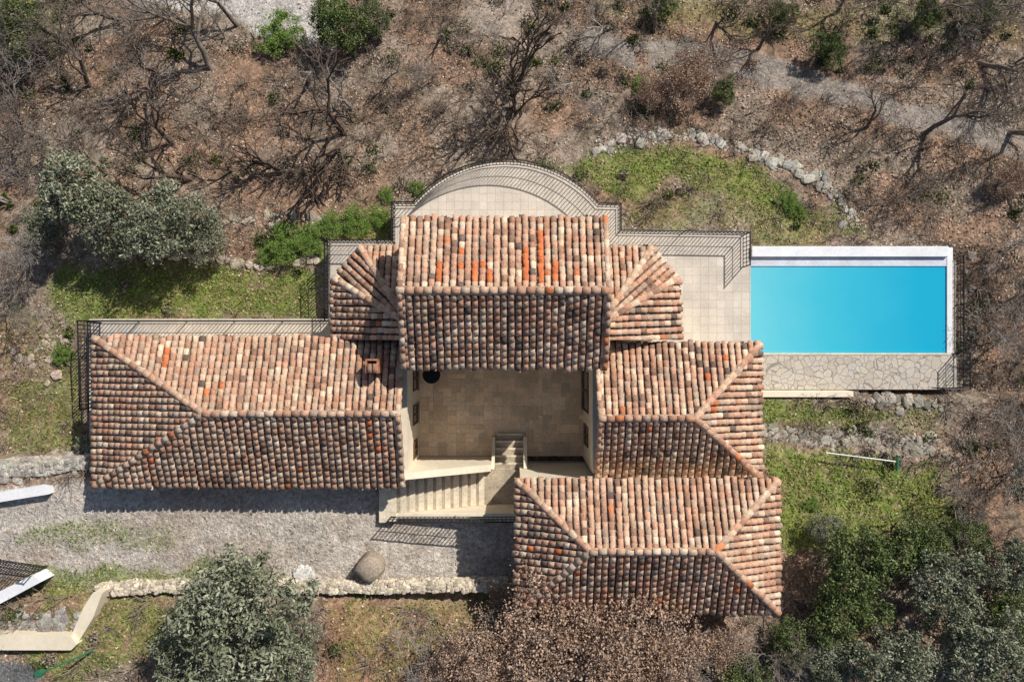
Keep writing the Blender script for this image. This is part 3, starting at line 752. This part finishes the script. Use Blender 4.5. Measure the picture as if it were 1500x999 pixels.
keep=R.random(len(x))<(1-np.clip(hard(q)*1.3+q['g']*.9,0,1))*sm(.36,.6,dn)
x,y,z=x[keep],y[keep],z[keep]
segs=[]
for a,b,c_ in zip(x,y,z):
    s=random.uniform(.3,.95)
    for k in range(8):
        d=Vector((random.gauss(0,.7),random.gauss(0,.7),random.uniform(.4,1))).normalized(); p=Vector((a,b,c_))
        for j in range(3):
            d=(d+rnd_perp(d)*.35).normalized(); qq=p+d*s*.38
            segs.append((tuple(p),tuple(qq),.015-.003*j,.012-.003*j))
            if j: 
                d2=(d+rnd_perp(d)*.9).normalized(); segs.append((tuple(p),tuple(p+d2*s*.3),.008,.005))
            p=qq
mk('undergrowth_shrubs',[tubes(segs,3)],[bark_mat('dry_twigs',(.25,.20,.16))])
x,y,z,q=scat(1700)
dn=fbm(x,y,.3,3,91); u=q['u'];v=q['v']
extra=((v<130)&(u>760))*.4+((v<120)&(u<120))*.3+((u>1250)&(v>240)&(v<800))*.2+((v>860))*.3+((v<330)&(u<450))*.1
keep=R.random(len(x))<(sm(.5,.7,dn)*.6+extra)*(1-hard(q))
x,y,z=x[keep],y[keep],z[keep]; n=len(x); per=140
r=.15+.35*R.random(n); ci=np.repeat(np.arange(n),per); g=R.normal(size=(n*per,3))*.5
pos=np.column_stack([x,y,z])[ci]+g*r[ci][:,None]*np.array([1,1,.5])+np.array([0,0,.12])
pos[:,2]=np.maximum(pos[:,2],z[ci]+.01)
WP=np.array([[.11,.13,.045],[.17,.18,.08],[.21,.19,.12],[.08,.10,.035],[.25,.21,.155]])
col=WP[R.integers(0,5,n)][ci]*(.6+.8*R.random((n*per,1)))
mk('bramble_bushes',[leafs(pos,.05+.04*R.random(n*per),col,0,.5,0)],[M_leaf])
# ---------------------------------------------------------------- light, camera
w=bpy.data.worlds.new('World'); sc.world=w; w.use_nodes=True
nt=w.node_tree; bg=nt.nodes['Background']; sky=nt.nodes.new('ShaderNodeTexSky'); sky.sky_type='NISHITA'; sky.sun_disc=False
el=math.radians(39); az=math.atan2(.66,.75)
sky.sun_elevation=el; sky.sun_rotation=az
nt.links.new(sky.outputs[0],bg.inputs['Color']); bg.inputs['Strength'].default_value=.09
L=bpy.data.lights.new('sun','SUN'); L.energy=5.0; L.angle=math.radians(.5); L.color=(1,.95,.87)
lo=bpy.data.objects.new('sun',L); sc.collection.objects.link(lo)
d=Vector((-math.sin(az)*math.cos(el),-math.cos(az)*math.cos(el),-math.sin(el)))
lo.rotation_euler=d.to_track_quat('-Z','Y').to_euler(); lo.location=(20,20,30)
cam=bpy.data.cameras.new('camera'); cam.lens=24; cam.sensor_width=36; cam.clip_end=2000
co=bpy.data.objects.new('camera',cam); sc.collection.objects.link(co); co.location=(0,0,30); sc.camera=co
sc.view_settings.view_transform='Standard'; sc.view_settings.look='None'; sc.view_settings.exposure=0
